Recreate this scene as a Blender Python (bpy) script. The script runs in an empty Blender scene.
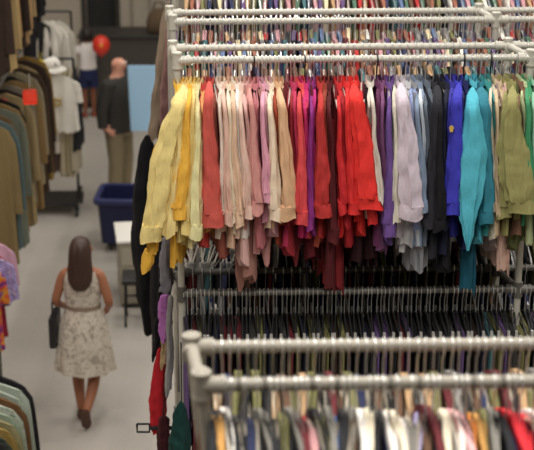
import bpy, bmesh, math, random
from mathutils import Vector, Matrix, noise
C = bpy.context.scene.collection
R = math.radians
random.seed(7)

# ------------------------------------------------------------------ camera
F, PITCH, CAMH = 1600.0, R(19.8), 5.87
CP, SP = math.cos(PITCH), math.sin(PITCH)
cd = bpy.data.cameras.new('camera'); cam = bpy.data.objects.new('camera', cd); C.objects.link(cam)
cam.location = (0, 0, CAMH); cam.rotation_euler = (R(90) - PITCH, 0, 0)
cd.sensor_width = 36.0; cd.sensor_fit = 'HORIZONTAL'; cd.lens = F / 534 * 36.0
cd.dof.use_dof = True; cd.dof.focus_distance = 7.6; cd.dof.aperture_fstop = 3.4
cd.clip_start = 0.05; cd.clip_end = 100
bpy.context.scene.camera = cam

def at(px, py, Y):
    """world point seen at pixel (px,py) on the plane y=Y"""
    u = (px - 267) / F; v = (225 - py) / F
    dy = CP + v * SP; dz = -SP + v * CP
    k = Y / dy
    return Vector((u * k, Y, CAMH + dz * k))

def floor_at(px, py, z=0.0):
    u = (px - 267) / F; v = (225 - py) / F
    dy = CP + v * SP; dz = -SP + v * CP
    k = (z - CAMH) / dz
    return Vector((u * k, dy * k, z))

# ------------------------------------------------------------------ materials
def lin(c):
    c = c.lstrip('#'); v = [int(c[i:i + 2], 16) / 255 for i in (0, 2, 4)]
    return tuple((x / 12.92 if x <= .04045 else ((x + .055) / 1.055) ** 2.4) for x in v) + (1.0,)

MATS = {}
def new_mat(name):
    m = bpy.data.materials.new(name); m.use_nodes = True
    nt = m.node_tree; b = nt.nodes['Principled BSDF']
    return m, nt, b

def fabric(hexc, bump=.6, var=.10, dull=0.0, gain=1.0):
    key = ('f', hexc, dull, gain)
    if key in MATS: return MATS[key]
    m, nt, b = new_mat('fabric_' + hexc.strip('#'))
    tc = nt.nodes.new('ShaderNodeTexCoord')
    mp = nt.nodes.new('ShaderNodeMapping'); mp.inputs['Scale'].default_value = (45, 45, 7)
    n = nt.nodes.new('ShaderNodeTexNoise'); n.inputs['Scale'].default_value = 1.0; n.inputs['Detail'].default_value = 3
    nt.links.new(tc.outputs['Object'], mp.inputs['Vector']); nt.links.new(mp.outputs['Vector'], n.inputs['Vector'])
    n2 = nt.nodes.new('ShaderNodeTexNoise'); n2.inputs['Scale'].default_value = 260; n2.inputs['Detail'].default_value = 2
    nt.links.new(tc.outputs['Object'], n2.inputs['Vector'])
    base = lin(hexc); lum = .3 * base[0] + .59 * base[1] + .11 * base[2]
    base = tuple((x + (lum - x) * dull) * gain for x in base[:3]) + (1.0,)
    mx = nt.nodes.new('ShaderNodeMix'); mx.data_type = 'RGBA'
    mx.inputs[6].default_value = tuple(x * (1 - var) for x in base[:3]) + (1,)
    mx.inputs[7].default_value = tuple(min(1, x * (1 + var)) for x in base[:3]) + (1,)
    nt.links.new(n2.outputs['Fac'], mx.inputs[0]); nt.links.new(mx.outputs[2], b.inputs['Base Color'])
    bp = nt.nodes.new('ShaderNodeBump'); bp.inputs['Strength'].default_value = bump; bp.inputs['Distance'].default_value = .02
    nt.links.new(n.outputs['Fac'], bp.inputs['Height']); nt.links.new(bp.outputs['Normal'], b.inputs['Normal'])
    b.inputs['Roughness'].default_value = .82; b.inputs['Specular IOR Level'].default_value = .25
    MATS[key] = m
    return m

def plain(name, hexc, rough=.5, metal=0.0, spec=.5, noise_amt=0.0, scale=20):
    if name in MATS: return MATS[name]
    m, nt, b = new_mat(name)
    base = lin(hexc)
    b.inputs['Base Color'].default_value = base
    b.inputs['Roughness'].default_value = rough; b.inputs['Metallic'].default_value = metal
    b.inputs['Specular IOR Level'].default_value = spec
    if noise_amt:
        tc = nt.nodes.new('ShaderNodeTexCoord')
        n = nt.nodes.new('ShaderNodeTexNoise'); n.inputs['Scale'].default_value = scale; n.inputs['Detail'].default_value = 4
        nt.links.new(tc.outputs['Object'], n.inputs['Vector'])
        mx = nt.nodes.new('ShaderNodeMix'); mx.data_type = 'RGBA'
        mx.inputs[6].default_value = tuple(x * (1 - noise_amt) for x in base[:3]) + (1,)
        mx.inputs[7].default_value = tuple(min(1, x * (1 + noise_amt)) for x in base[:3]) + (1,)
        nt.links.new(n.outputs['Fac'], mx.inputs[0]); nt.links.new(mx.outputs[2], b.inputs['Base Color'])
    MATS[name] = m
    return m

def floral(name, cols, scale=14):
    if name in MATS: return MATS[name]
    m, nt, b = new_mat(name)
    tc = nt.nodes.new('ShaderNodeTexCoord')
    n = nt.nodes.new('ShaderNodeTexNoise'); n.inputs['Scale'].default_value = scale; n.inputs['Detail'].default_value = 2
    n.inputs['Distortion'].default_value = 1.2
    nt.links.new(tc.outputs['Object'], n.inputs['Vector'])
    r = nt.nodes.new('ShaderNodeValToRGB'); r.color_ramp.interpolation = 'LINEAR'
    el = r.color_ramp.elements
    ps = [.34 + .34 * i / (len(cols) - 1) for i in range(len(cols))]
    el[0].position = ps[0]; el[0].color = lin(cols[0]); el[1].position = ps[-1]; el[1].color = lin(cols[-1])
    for p, c in list(zip(ps, cols))[1:-1]:
        e = el.new(p); e.color = lin(c)
    nt.links.new(n.outputs['Fac'], r.inputs['Fac']); nt.links.new(r.outputs['Color'], b.inputs['Base Color'])
    b.inputs['Roughness'].default_value = .85; b.inputs['Specular IOR Level'].default_value = .2
    MATS[name] = m
    return m

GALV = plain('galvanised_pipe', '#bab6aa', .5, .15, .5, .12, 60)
GALVD = plain('dark_pipe', '#67645e', .5, .35, .5, .2, 60)  # darker, more mottled pipe for lower rails and the left racks
CHROME = plain('chrome_wire', '#dad9d5', .28, .7)
CLEAR = plain('milky_plastic', '#c4bcb0', .35)
BLACKP = plain('black_plastic', '#1b1a1a', .4)
BLACKM = plain('black_metal', '#191a1c', .45, .2)
SKIN_T = plain('tan_skin', '#9a6448', .55, 0, .4, .08, 30)
SKIN_D = plain('brown_skin', '#7d4c35', .55, 0, .4, .08, 30)
SKIN_P = plain('pink_skin', '#d49a82', .55, 0, .4, .08, 30)

# ------------------------------------------------------------------ mesh helpers
def mesh(name, verts, faces, smooth=True):
    me = bpy.data.meshes.new(name); me.from_pydata([tuple(v) for v in verts], [], faces); me.update()
    if smooth:
        for p in me.polygons: p.use_smooth = True
    return me

def link(name, me, mat=None, parent=None, loc=None, rotz=0.0):
    """one mesh object; the material sits on the object so that copies may share mesh data"""
    o = bpy.data.objects.new(name, me); C.objects.link(o)
    if mat is not None:
        if not me.materials: me.materials.append(None)
        o.material_slots[0].link = 'OBJECT'; o.material_slots[0].material = mat
    if parent is not None: o.parent = parent
    if loc is not None: o.location = loc
    if rotz: o.rotation_euler = (0, 0, rotz)
    return o

USED = {}
def tag(o, label, cat, group=None, kind=None):
    o['label'] = label; o['category'] = cat
    if group: o['group'] = group
    if kind: o['kind'] = kind
    n = len(label.split())
    if n < 4 or n > 16: print('LABEL LENGTH', n, label)
    USED.setdefault(label, []).append(o.name)
    return o

def thing(name, label, cat, loc=(0, 0, 0), rotz=0.0, group=None):
    o = bpy.data.objects.new(name, None); C.objects.link(o)
    o.empty_display_size = .1
    o.location = loc; o.rotation_euler = (0, 0, rotz)
    return tag(o, label, cat, group)

class MB:
    """collects shapes for one mesh"""
    def __init__(s): s.v = []; s.f = []
    def add(s, v, f):
        n = len(s.v); s.v += [Vector(x) for x in v]; s.f += [tuple(i + n for i in q) for q in f]; return s
    def box(s, c, d, rz=0.0, bev=0.0):
        bm = bmesh.new(); bmesh.ops.create_cube(bm, size=1)
        bmesh.ops.scale(bm, vec=d, verts=bm.verts)
        if bev: bmesh.ops.bevel(bm, geom=bm.edges[:], offset=bev, segments=2, affect='EDGES', profile=.6)
        if rz: bmesh.ops.rotate(bm, cent=(0, 0, 0), matrix=Matrix.Rotation(rz, 3, 'Z'), verts=bm.verts)
        bmesh.ops.translate(bm, vec=c, verts=bm.verts)
        bm.verts.index_update()
        s.add([v.co.copy() for v in bm.verts], [[v.index for v in f.verts] for f in bm.faces]); bm.free(); return s
    def tube(s, pts, r, n=8, cap=True):
        pts = [Vector(p) for p in pts]; rs = r if isinstance(r, (list, tuple)) else [r] * len(pts)
        rings = []; prev = None
        for i, p in enumerate(pts):
            a = pts[max(0, i - 1)]; b = pts[min(len(pts) - 1, i + 1)]; d = (b - a).normalized()
            if prev is None:
                ref = Vector((0, 0, 1)) if abs(d.z) < .9 else Vector((1, 0, 0)); u = d.cross(ref).normalized()
            else: u = (prev - d * prev.dot(d)).normalized()
            prev = u; w = d.cross(u)
            rings.append([p + (u * math.cos(2 * math.pi * k / n) + w * math.sin(2 * math.pi * k / n)) * rs[i] for k in range(n)])
        return s.loft(rings, cap)
    def loft(s, rings, cap=True):
        n = len(rings[0]); v = [q for r in rings for q in r]; f = []
        for i in range(len(rings) - 1):
            for k in range(n):
                f.append((i * n + k, i * n + (k + 1) % n, (i + 1) * n + (k + 1) % n, (i + 1) * n + k))
        if cap: f.append(tuple(range(n))[::-1]); f.append(tuple((len(rings) - 1) * n + k for k in range(n)))
        return s.add(v, f)
    def ball(s, c, r, seg=14, rings=9):
        rr = r if isinstance(r, (tuple, list)) else (r, r, r); out = []
        for i in range(rings + 1):
            a = math.pi * (i / rings); a = min(max(a, .03), math.pi - .03)
            out.append([Vector((c[0] + rr[0] * math.sin(a) * math.cos(2 * math.pi * k / seg), c[1] + rr[1] * math.sin(a) * math.sin(2 * math.pi * k / seg), c[2] + rr[2] * math.cos(a))) for k in range(seg)])
        return s.loft(out)
    def build(s, name, mat, parent=None, smooth=False, loc=None, rotz=0.0):
        me = mesh(name, s.v, s.f, False)
        bm = bmesh.new(); bm.from_mesh(me); bmesh.ops.recalc_face_normals(bm, faces=bm.faces[:]); bm.to_mesh(me); bm.free()
        if smooth:
            for p in me.polygons: p.use_smooth = True
            me.set_sharp_from_angle(angle=R(42))
        return link(name, me, mat, parent, loc, rotz)
    def mesh(s, name, smooth=True):
        me = mesh(name, s.v, s.f, False)
        bm = bmesh.new(); bm.from_mesh(me); bmesh.ops.recalc_face_normals(bm, faces=bm.faces[:]); bm.to_mesh(me); bm.free()
        if smooth:
            for p in me.polygons: p.use_smooth = True
            me.set_sharp_from_angle(angle=R(50))
        return me

# ------------------------------------------------------------------ the setting
def struct(name, mb, mat):
    o = mb.build(name, mat); o['kind'] = 'structure'; return o

def floor_mat():
    m, nt, b = new_mat('floor_lino')
    tc = nt.nodes.new('ShaderNodeTexCoord')
    n = nt.nodes.new('ShaderNodeTexNoise'); n.inputs['Scale'].default_value = 1.1; n.inputs['Detail'].default_value = 6
    n2 = nt.nodes.new('ShaderNodeTexNoise'); n2.inputs['Scale'].default_value = 55; n2.inputs['Detail'].default_value = 3
    br = nt.nodes.new('ShaderNodeTexBrick'); br.offset = 0; br.inputs['Scale'].default_value = 1.0
    br.inputs['Brick Width'].default_value = .305; br.inputs['Row Height'].default_value = .305; br.inputs['Mortar Size'].default_value = .002
    for k in ('Color1', 'Color2'): br.inputs[k].default_value = (1, 1, 1, 1)
    br.inputs['Mortar'].default_value = (.88, .88, .88, 1)
    for q in (n, n2, br): nt.links.new(tc.outputs['Object'], q.inputs['Vector'])
    mx = nt.nodes.new('ShaderNodeMix'); mx.data_type = 'RGBA'
    mx.inputs[6].default_value = lin('#98928a'); mx.inputs[7].default_value = lin('#b1aaa2')
    nt.links.new(n.outputs['Fac'], mx.inputs[0])
    m2 = nt.nodes.new('ShaderNodeMix'); m2.data_type = 'RGBA'; m2.blend_type = 'MULTIPLY'; m2.inputs[0].default_value = 1
    nt.links.new(mx.outputs[2], m2.inputs[6]); nt.links.new(br.outputs['Color'], m2.inputs[7])
    m3 = nt.nodes.new('ShaderNodeMix'); m3.data_type = 'RGBA'; m3.blend_type = 'OVERLAY'; m3.inputs[0].default_value = .12
    nt.links.new(m2.outputs[2], m3.inputs[6]); nt.links.new(n2.outputs['Color'], m3.inputs[7])
    nt.links.new(m3.outputs[2], b.inputs['Base Color'])
    b.inputs['Roughness'].default_value = .42; b.inputs['Specular IOR Level'].default_value = .3
    return m

struct('floor', MB().box((1, 13, -.05), (14, 30, .1)), floor_mat())
struct('ceiling', MB().box((1, 13, 8.05), (14, 30, .1)), plain('ceiling_paint', '#6f6d69', .9))
WALLM = plain('beige_wall_paint', '#a49a8b', .85, 0, .3, .06, 3)
struct('wall_left', MB().box((-6.05, 13, 4), (.1, 30, 8)), WALLM)
struct('wall_right', MB().box((8.05, 13, 4), (.1, 30, 8)), WALLM)
# back wall with a dark doorway in it
BY = 22.6
dl, dr = at(86, 20, BY).x, at(116, 20, BY).x
bw = MB(); bw.box(((-6 + dl) / 2, BY + .1, 4), (dl + 6, .2, 8)); bw.box(((8 + dr) / 2, BY + .1, 4), (8 - dr, .2, 8)); bw.box(((dl + dr) / 2, BY + .1, 5.1), (dr - dl, .2, 5.8))
struct('wall_back', bw, WALLM)
d = MB(); d.box(((dl + dr) / 2, BY + .22, 1.1), (dr - dl, .04, 2.2)); d.box(((dl + dr) / 2, BY + .195, 1.1), (.015, .015, 2.15))
struct('door_1', d, plain('door_black', '#1d1b19', .6))
t1 = MB()
for x in (dl - .03, dr + .03): t1.box((x, BY - .012, 1.1), (.06, .03, 2.2))
struct('trim_1', t1, plain('door_trim', '#2a2622', .6))
t2 = MB()
for px in (132, 150): t2.box((at(px, 15, BY).x, BY - .015, 1.3), (.02, .03, 2.6))
struct('trim_2', t2, plain('panel_trim', '#7d7467', .7))

# ------------------------------------------------------------------ pipe racks
YAW = R(2.0)
RR = .0172
class Rail:
    def __init__(s, x, y, z, yaw=YAW): s.o = Vector((x, y, z)); s.yaw = yaw; s.d = Vector((math.cos(yaw), math.sin(yaw), 0))
    def at_px(s, px):
        k = (px - 267) / F
        t = (k * (s.o.y * CP + (CAMH - s.o.z) * SP) - s.o.x) / (s.d.x - k * s.d.y * CP)
        return s.o + s.d * t
    def t_px(s, px): return (s.at_px(px) - s.o).dot(s.d)

def pipe(p, q, r=RR, n=14): return MB().tube([p, q], r, n)

def clamp(root, c, axes, mat, r=RR):
    """key-clamp fitting: sleeve on the upright, a socket along each axis, end dome"""
    m = MB(); c = Vector(c)
    m.tube([c - Vector((0, 0, .034)), c + Vector((0, 0, .034))], r * 1.32, 14)
    for k in (-1, 1): m.tube([c + Vector((0, 0, .030 * k)), c + Vector((0, 0, .040 * k))], r * 1.46, 14)
    m.ball(c + Vector((0, 0, .034)), (r * 1.3, r * 1.3, r * .6), 12, 6)
    for a in axes:
        a = Vector(a); m.tube([c, c + a * .062], r * 1.32, 14); m.tube([c + a * .052, c + a * .064], r * 1.46, 14)
    return m.build('clamp', mat, root, True)

def pipe_rack(label, x, y, length, depth, tops, mids, lows, mat=GALV, mat_low=GALVD, over=0.0, splits=(), lean=0.0, yaw=YAW, r=RR, shift=0.0, rear_only=False):
    """tops/mids/lows: (front z, rear z). local x runs along the rails, local y away from the camera"""
    root = thing('pipe_rack', label, 'clothes rack', (x, y, 0), yaw)
    xs = [0.0] + list(splits) + [length]
    for i, xx in enumerate(xs):
        for j, yy in enumerate((0, depth)):
            sx = xx + shift * j
            pb = Vector((sx + (lean if i == 0 else 0), yy, .012)); pt = Vector((sx, yy, tops[j] + .01))
            if not (rear_only and j == 0):
                pipe(pb, pt, r).build('post', mat, root, True)
                MB().tube([(pb.x, yy, 0), (pb.x, yy, .014)], .06, 16).build('foot_plate', mat_low, root, True)
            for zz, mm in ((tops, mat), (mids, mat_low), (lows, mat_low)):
                if zz is None: continue
                ax = []
                if i < len(xs) - 1: ax.append((1, 0, 0))
                if i > 0: ax.append((-1, 0, 0))
                ax.append((0, 1 if j == 0 else -1, 0))
                f = 1 - (zz[j] / (tops[j] + .01))
                clamp(root, (sx + (lean * f if i == 0 else 0), yy, zz[j]), ax, mm, r)
        for zz, mm in ((tops, mat), (mids, mat_low), (lows, mat_low)):
            if zz is None: continue
            f = 1 - zz[0] / tops[0]; e = lean * f if i == 0 else 0
            pipe((xx + e, 0, zz[0]), (xx + shift + e, depth, zz[1]), r).build('cross_tube', mm, root, True)
    for j, yy in enumerate((0, depth)):
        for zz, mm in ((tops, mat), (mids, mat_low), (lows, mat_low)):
            if zz is None: continue
            f = 1 - zz[j] / tops[j]; e = lean * f
            pipe(((-over if zz is mids and j == 0 else 0) + e + shift * j, yy, zz[j]), (length + shift * j, yy, zz[j]), r).build('rail', mm, root, True)
    return root

def level(px, py, Y): return at(px, py, Y)

# main rack (sharp), with an extra bay out of frame on the right
m0 = at(177, 60.4, 7.5); MAINX, MAINY, MAINZ = m0.x, 7.5, m0.z
mb_ = at(175.8, 48.2, 7.95)
zm_f = at(176, 293.5, 7.5).z; zm_b = at(176, 272, 7.95).z
tmp = Rail(MAINX, MAINY, MAINZ); bay = tmp.t_px(531)
pipe_rack('tall two-tier pipe rack holding the sharp rainbow-sorted shirts', MAINX, MAINY, bay + .95, .45, (MAINZ, mb_.z), (zm_f, zm_b), (1.55, 1.5), splits=(bay,), shift=mb_.x - MAINX)
main_front = Rail(MAINX, MAINY, MAINZ); main_back = Rail(mb_.x, 7.95, mb_.z)
low_front = Rail(MAINX, MAINY, zm_f); low_back = Rail(mb_.x, 7.95, zm_b)
# far rack behind it
f0 = at(173, 22, 8.45); f1 = at(172, 12.8, 8.85)
far_low_z = at(172, 226, 8.45).z
fr = Rail(f0.x, 8.45, f0.z); fbay = fr.t_px(496)
pipe_rack('pipe rack directly behind the rainbow shirts, crammed with mixed clothes', f0.x, 8.45, fbay + 1.2, .4, (f0.z, f1.z), (far_low_z, far_low_z - .04), (1.5, 1.46), splits=(fbay,), over=.0, shift=f1.x - f0.x)
far_front = fr; far_back = Rail(f1.x, 8.85, f1.z); far_low = Rail(f0.x, 8.45, far_low_z)
# third rack, its top rails just above the picture
t0 = at(171, 8, 9.55); T3X = t0.x + .02; T3Z = 4.0
pipe_rack('hindmost tall pipe rack, dark coats at its aisle end', T3X, 9.55, 2.9, .4, (T3Z, T3Z - .04), (2.88, 2.84), (1.5, 1.46), over=.2)
third_front = Rail(T3X, 9.55, T3Z); third_low = Rail(T3X, 9.55, 2.88)
# near rack (blurred) in front
n0 = at(201, 385, 3.9); n1 = at(194.5, 347, 4.28)
pipe_rack('nearest blurred pipe rack with a thick leaning end post', n0.x, 3.9, 1.75, .38, (n0.z, n1.z), (2.75, 2.7), (1.5, 1.46), lean=.36, r=.019, shift=n1.x - n0.x, yaw=R(1.4), mat=plain('near_pipe', '#9a9386', .55, .1, .5, .1, 40))
near_front = Rail(n0.x, 3.9, n0.z, R(1.4)); near_back = Rail(n1.x, 4.28, n1.z, R(1.4))

# ------------------------------------------------------------------ hangers
DZ = .042
def hook_mb(drop=0.0, r=.0028, R0=None):
    R0 = R0 or RR + .004
    pts = []
    for k in range(9):
        a = R(-25 + 215 * k / 8); pts.append((0, R0 * math.cos(a), R0 * math.sin(a)))
    pts += [(0, -.012, -.030), (0, 0, -.042), (0, 0, -.078 - drop)]
    return MB().tube(pts, r, 6)
def arms_mb(drop=0.0, clips=False, t=.005):
    m = MB(); z = -drop
    for s in (-1, 1):
        m.tube([(0, 0, -.078 + z), (0, s * .08, -.108 + z), (0, s * .15, -.137 + z), (0, s * .178, -.155 + z)], [t, t * 1.1, t * 1.0, t * .8], 6)
    m.tube([(0, -.176, -.155 + z), (0, .176, -.155 + z)], t * .5, 6)
    return m
HOOK = hook_mb(DZ).mesh('hook'); ARMS = arms_mb(DZ).mesh('hanger')
CLIP = MB().box((0, 0, 0), (.014, .020, .042), 0, .003).mesh('clip', False)
HK_B = hook_mb(DZ, .004).mesh('black_hook')

def hanger(p, yaw, label, group, arm_mat=CLEAR, hook_mat=CHROME, clips=False, hook=HOOK):
    o = link('hanger', ARMS, arm_mat, None, p, yaw); tag(o, label, 'hanger', group)
    link('hook', hook, hook_mat, o)
    if clips:
        for q in (-1, 1): link('clip', CLIP, CHROME, o, (0, q * .172, -.135 - DZ))
    return o

# ------------------------------------------------------------------ garments
def wob(x, y, z, s): return noise.noise(Vector((x + s * 13.7, y + s * 3.1, z - s * 7.7)))

TORSO = {}
def torso_mesh(length, thick, seed, half=.205, flare=.03):
    """body of a garment on a hanger: local y across the shoulders, x is its thickness, z down from the rail"""
    key = (round(length, 2), round(thick, 3), seed, half, flare)
    if key in TORSO: return TORSO[key]
    nu, nv = 18, 16; rings = []
    for j in range(nv + 1):
        v = j / nv; ring = []
        for k in range(2 * nu):
            s = 1 if k < nu else -1
            uu = -1 + 2 * (k if k < nu else 2 * nu - k) / nu
            W = half * (1 + .02 * v) + flare * v ** 2
            ztop = -.070 - DZ - .078 * abs(uu) ** 1.25
            zh = -(.075 + length) + .012 * math.sin(uu * 5 + seed) + s * .012 * math.sin(uu * 13 + seed * 2) + .016 * math.sin(uu * 21 + seed + s) + .02 * wob(uu * 2, 0, 3, seed)
            z = ztop + (zh - ztop) * v
            prof = max(0, 1 - abs(uu) ** (2.6 + 7 * v)) ** .5
            t = (.0095 + thick * min(1, v * 2.2 + .12)) * prof
            fold = thick * .75 * v ** .7 * math.sin(uu * 9 + seed * 1.7 + 1.1 * math.sin(v * 3 + seed))
            sway = .018 * v * math.sin(seed * 2.1 + uu * 1.6)
            ring.append(Vector((s * t + fold * (.3 + .7 * prof) * (1 if v > .1 else 0) + sway + .006 * wob(uu * 3, v * 4, s, seed), uu * W, z + .012 * (1 - v) * prof * (.4 + .6 * abs(uu)))))
        rings.append(ring)
    TORSO[key] = MB().loft(rings).mesh('torso'); return TORSO[key]

def outline_mesh(rows, Yd, M, dep=.035, seed=0, folds=5, famp=.10, N=34, t0=0.0, t1=1.0, grow=1.0, hem=.008, name='sleeve', back=0.0):
    """a hanging cloth tube whose near side passes through rows (py, x_left, x_right) at depth Yd; real depth 2*dep. M: world->local"""
    rows = sorted(rows); ys = [r[0] for r in rows]
    def samp(y):
        for i in range(len(rows) - 1):
            if y <= rows[i + 1][0] or i == len(rows) - 2:
                a, b = rows[i], rows[i + 1]; q = (y - a[0]) / (b[0] - a[0]); q = min(max(q, 0), 1); q = q * q * (3 - 2 * q) if len(rows) > 2 else q
                return a[1] + (b[1] - a[1]) * q, a[2] + (b[2] - a[2]) * q
    n = 20; rings = []
    for i in range(N + 1):
        t = t0 + (t1 - t0) * i / N; y = ys[0] + (ys[-1] - ys[0]) * t
        xl, xr = samp(y); q_ = max(0, 1 - t / .16); Yt = Yd + back * q_ * q_; A = at(xl, y, Yt); B = at(xr, y, Yt); c = (A + B) / 2; hw = abs(B.x - A.x) / 2 * grow
        hw = max(hw * (min(1, (t + .006) / .05) ** .5 if t0 == 0 else 1), .004); dd = min(dep, .008 + hw * 1.3) * (.55 + .45 * min(1, t * 4))
        ring = []
        for k in range(n):
            a = 2 * math.pi * k / n
            f = 1 + famp * (.35 + .65 * t) * math.sin(folds * a + seed * 1.9 + 1.4 * math.sin(t * 4 + seed)) + .09 * wob(math.cos(a) * 1.6, t * 6, math.sin(a) * 1.6, seed)
            f += .075 * math.sin(t * 26 + 2.2 * math.cos(a) * (1 if seed % 2 else -1) + seed * 1.3) * max(0, t - .15) + .16 * wob(math.cos(a) * 3, t * 13, math.sin(a) * 3, seed + 5)
            cx = math.copysign(abs(math.cos(a)) ** .8, math.cos(a)); sy = math.copysign(abs(math.sin(a)) ** .8, math.sin(a))
            dz = (hem * math.sin(2 * a + seed) + hem * .7 * math.sin(3 * a + seed * 2)) * max(0, (t - .8) / .2) if t1 >= 1 else 0
            ring.append(M @ Vector((c.x + hw * f * cx + .004 * math.sin(t * 9 + seed), Yt + dd + dd * f * sy, c.z + dz)))
        rings.append(ring)
    if t1 >= 1:      # turn the lower edge inwards so that the opening shows
        ce = sum(rings[-1], Vector()) / n; rings.append([ce + (p - ce) * .82 + Vector((0, 0, .03)) for p in rings[-1]])
    return MB().loft(rings).mesh(name)

def collar_mesh():
    rings = []
    for z, s in ((-.082, 1.0), (-.058, .98), (-.05, 1.0), (-.062, 1.16), (-.078, 1.28)):
        rings.append([Vector((.020 * s * math.cos(a), .062 * s * math.sin(a), z - DZ + .012 * math.cos(a * 2))) for a in [2 * math.pi * k / 16 for k in range(16)]])
    return MB().loft(rings, False).mesh('collar')
COLLAR = collar_mesh()

def rear_sleeve(length, seed):
    key = ('rs', round(length, 1), seed)
    if key in TORSO: return TORSO[key]
    rings = []
    for i in range(13):
        t = i / 12; hw = .014 + .018 * min(1, t * 2); dp = .03 + .02 * min(1, t * 3)
        c = Vector((.01 * math.sin(t * 3 + seed), .195 + .03 * t, -.14 - DZ - length * t))
        rings.append([c + Vector((hw * math.cos(a) * (1 + .12 * math.sin(3 * a + t * 4 + seed)), dp * math.sin(a) - dp * .6, 0)) for a in [2 * math.pi * k / 14 for k in range(14)]])
    TORSO[key] = MB().loft(rings).mesh('sleeve'); return TORSO[key]

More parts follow.
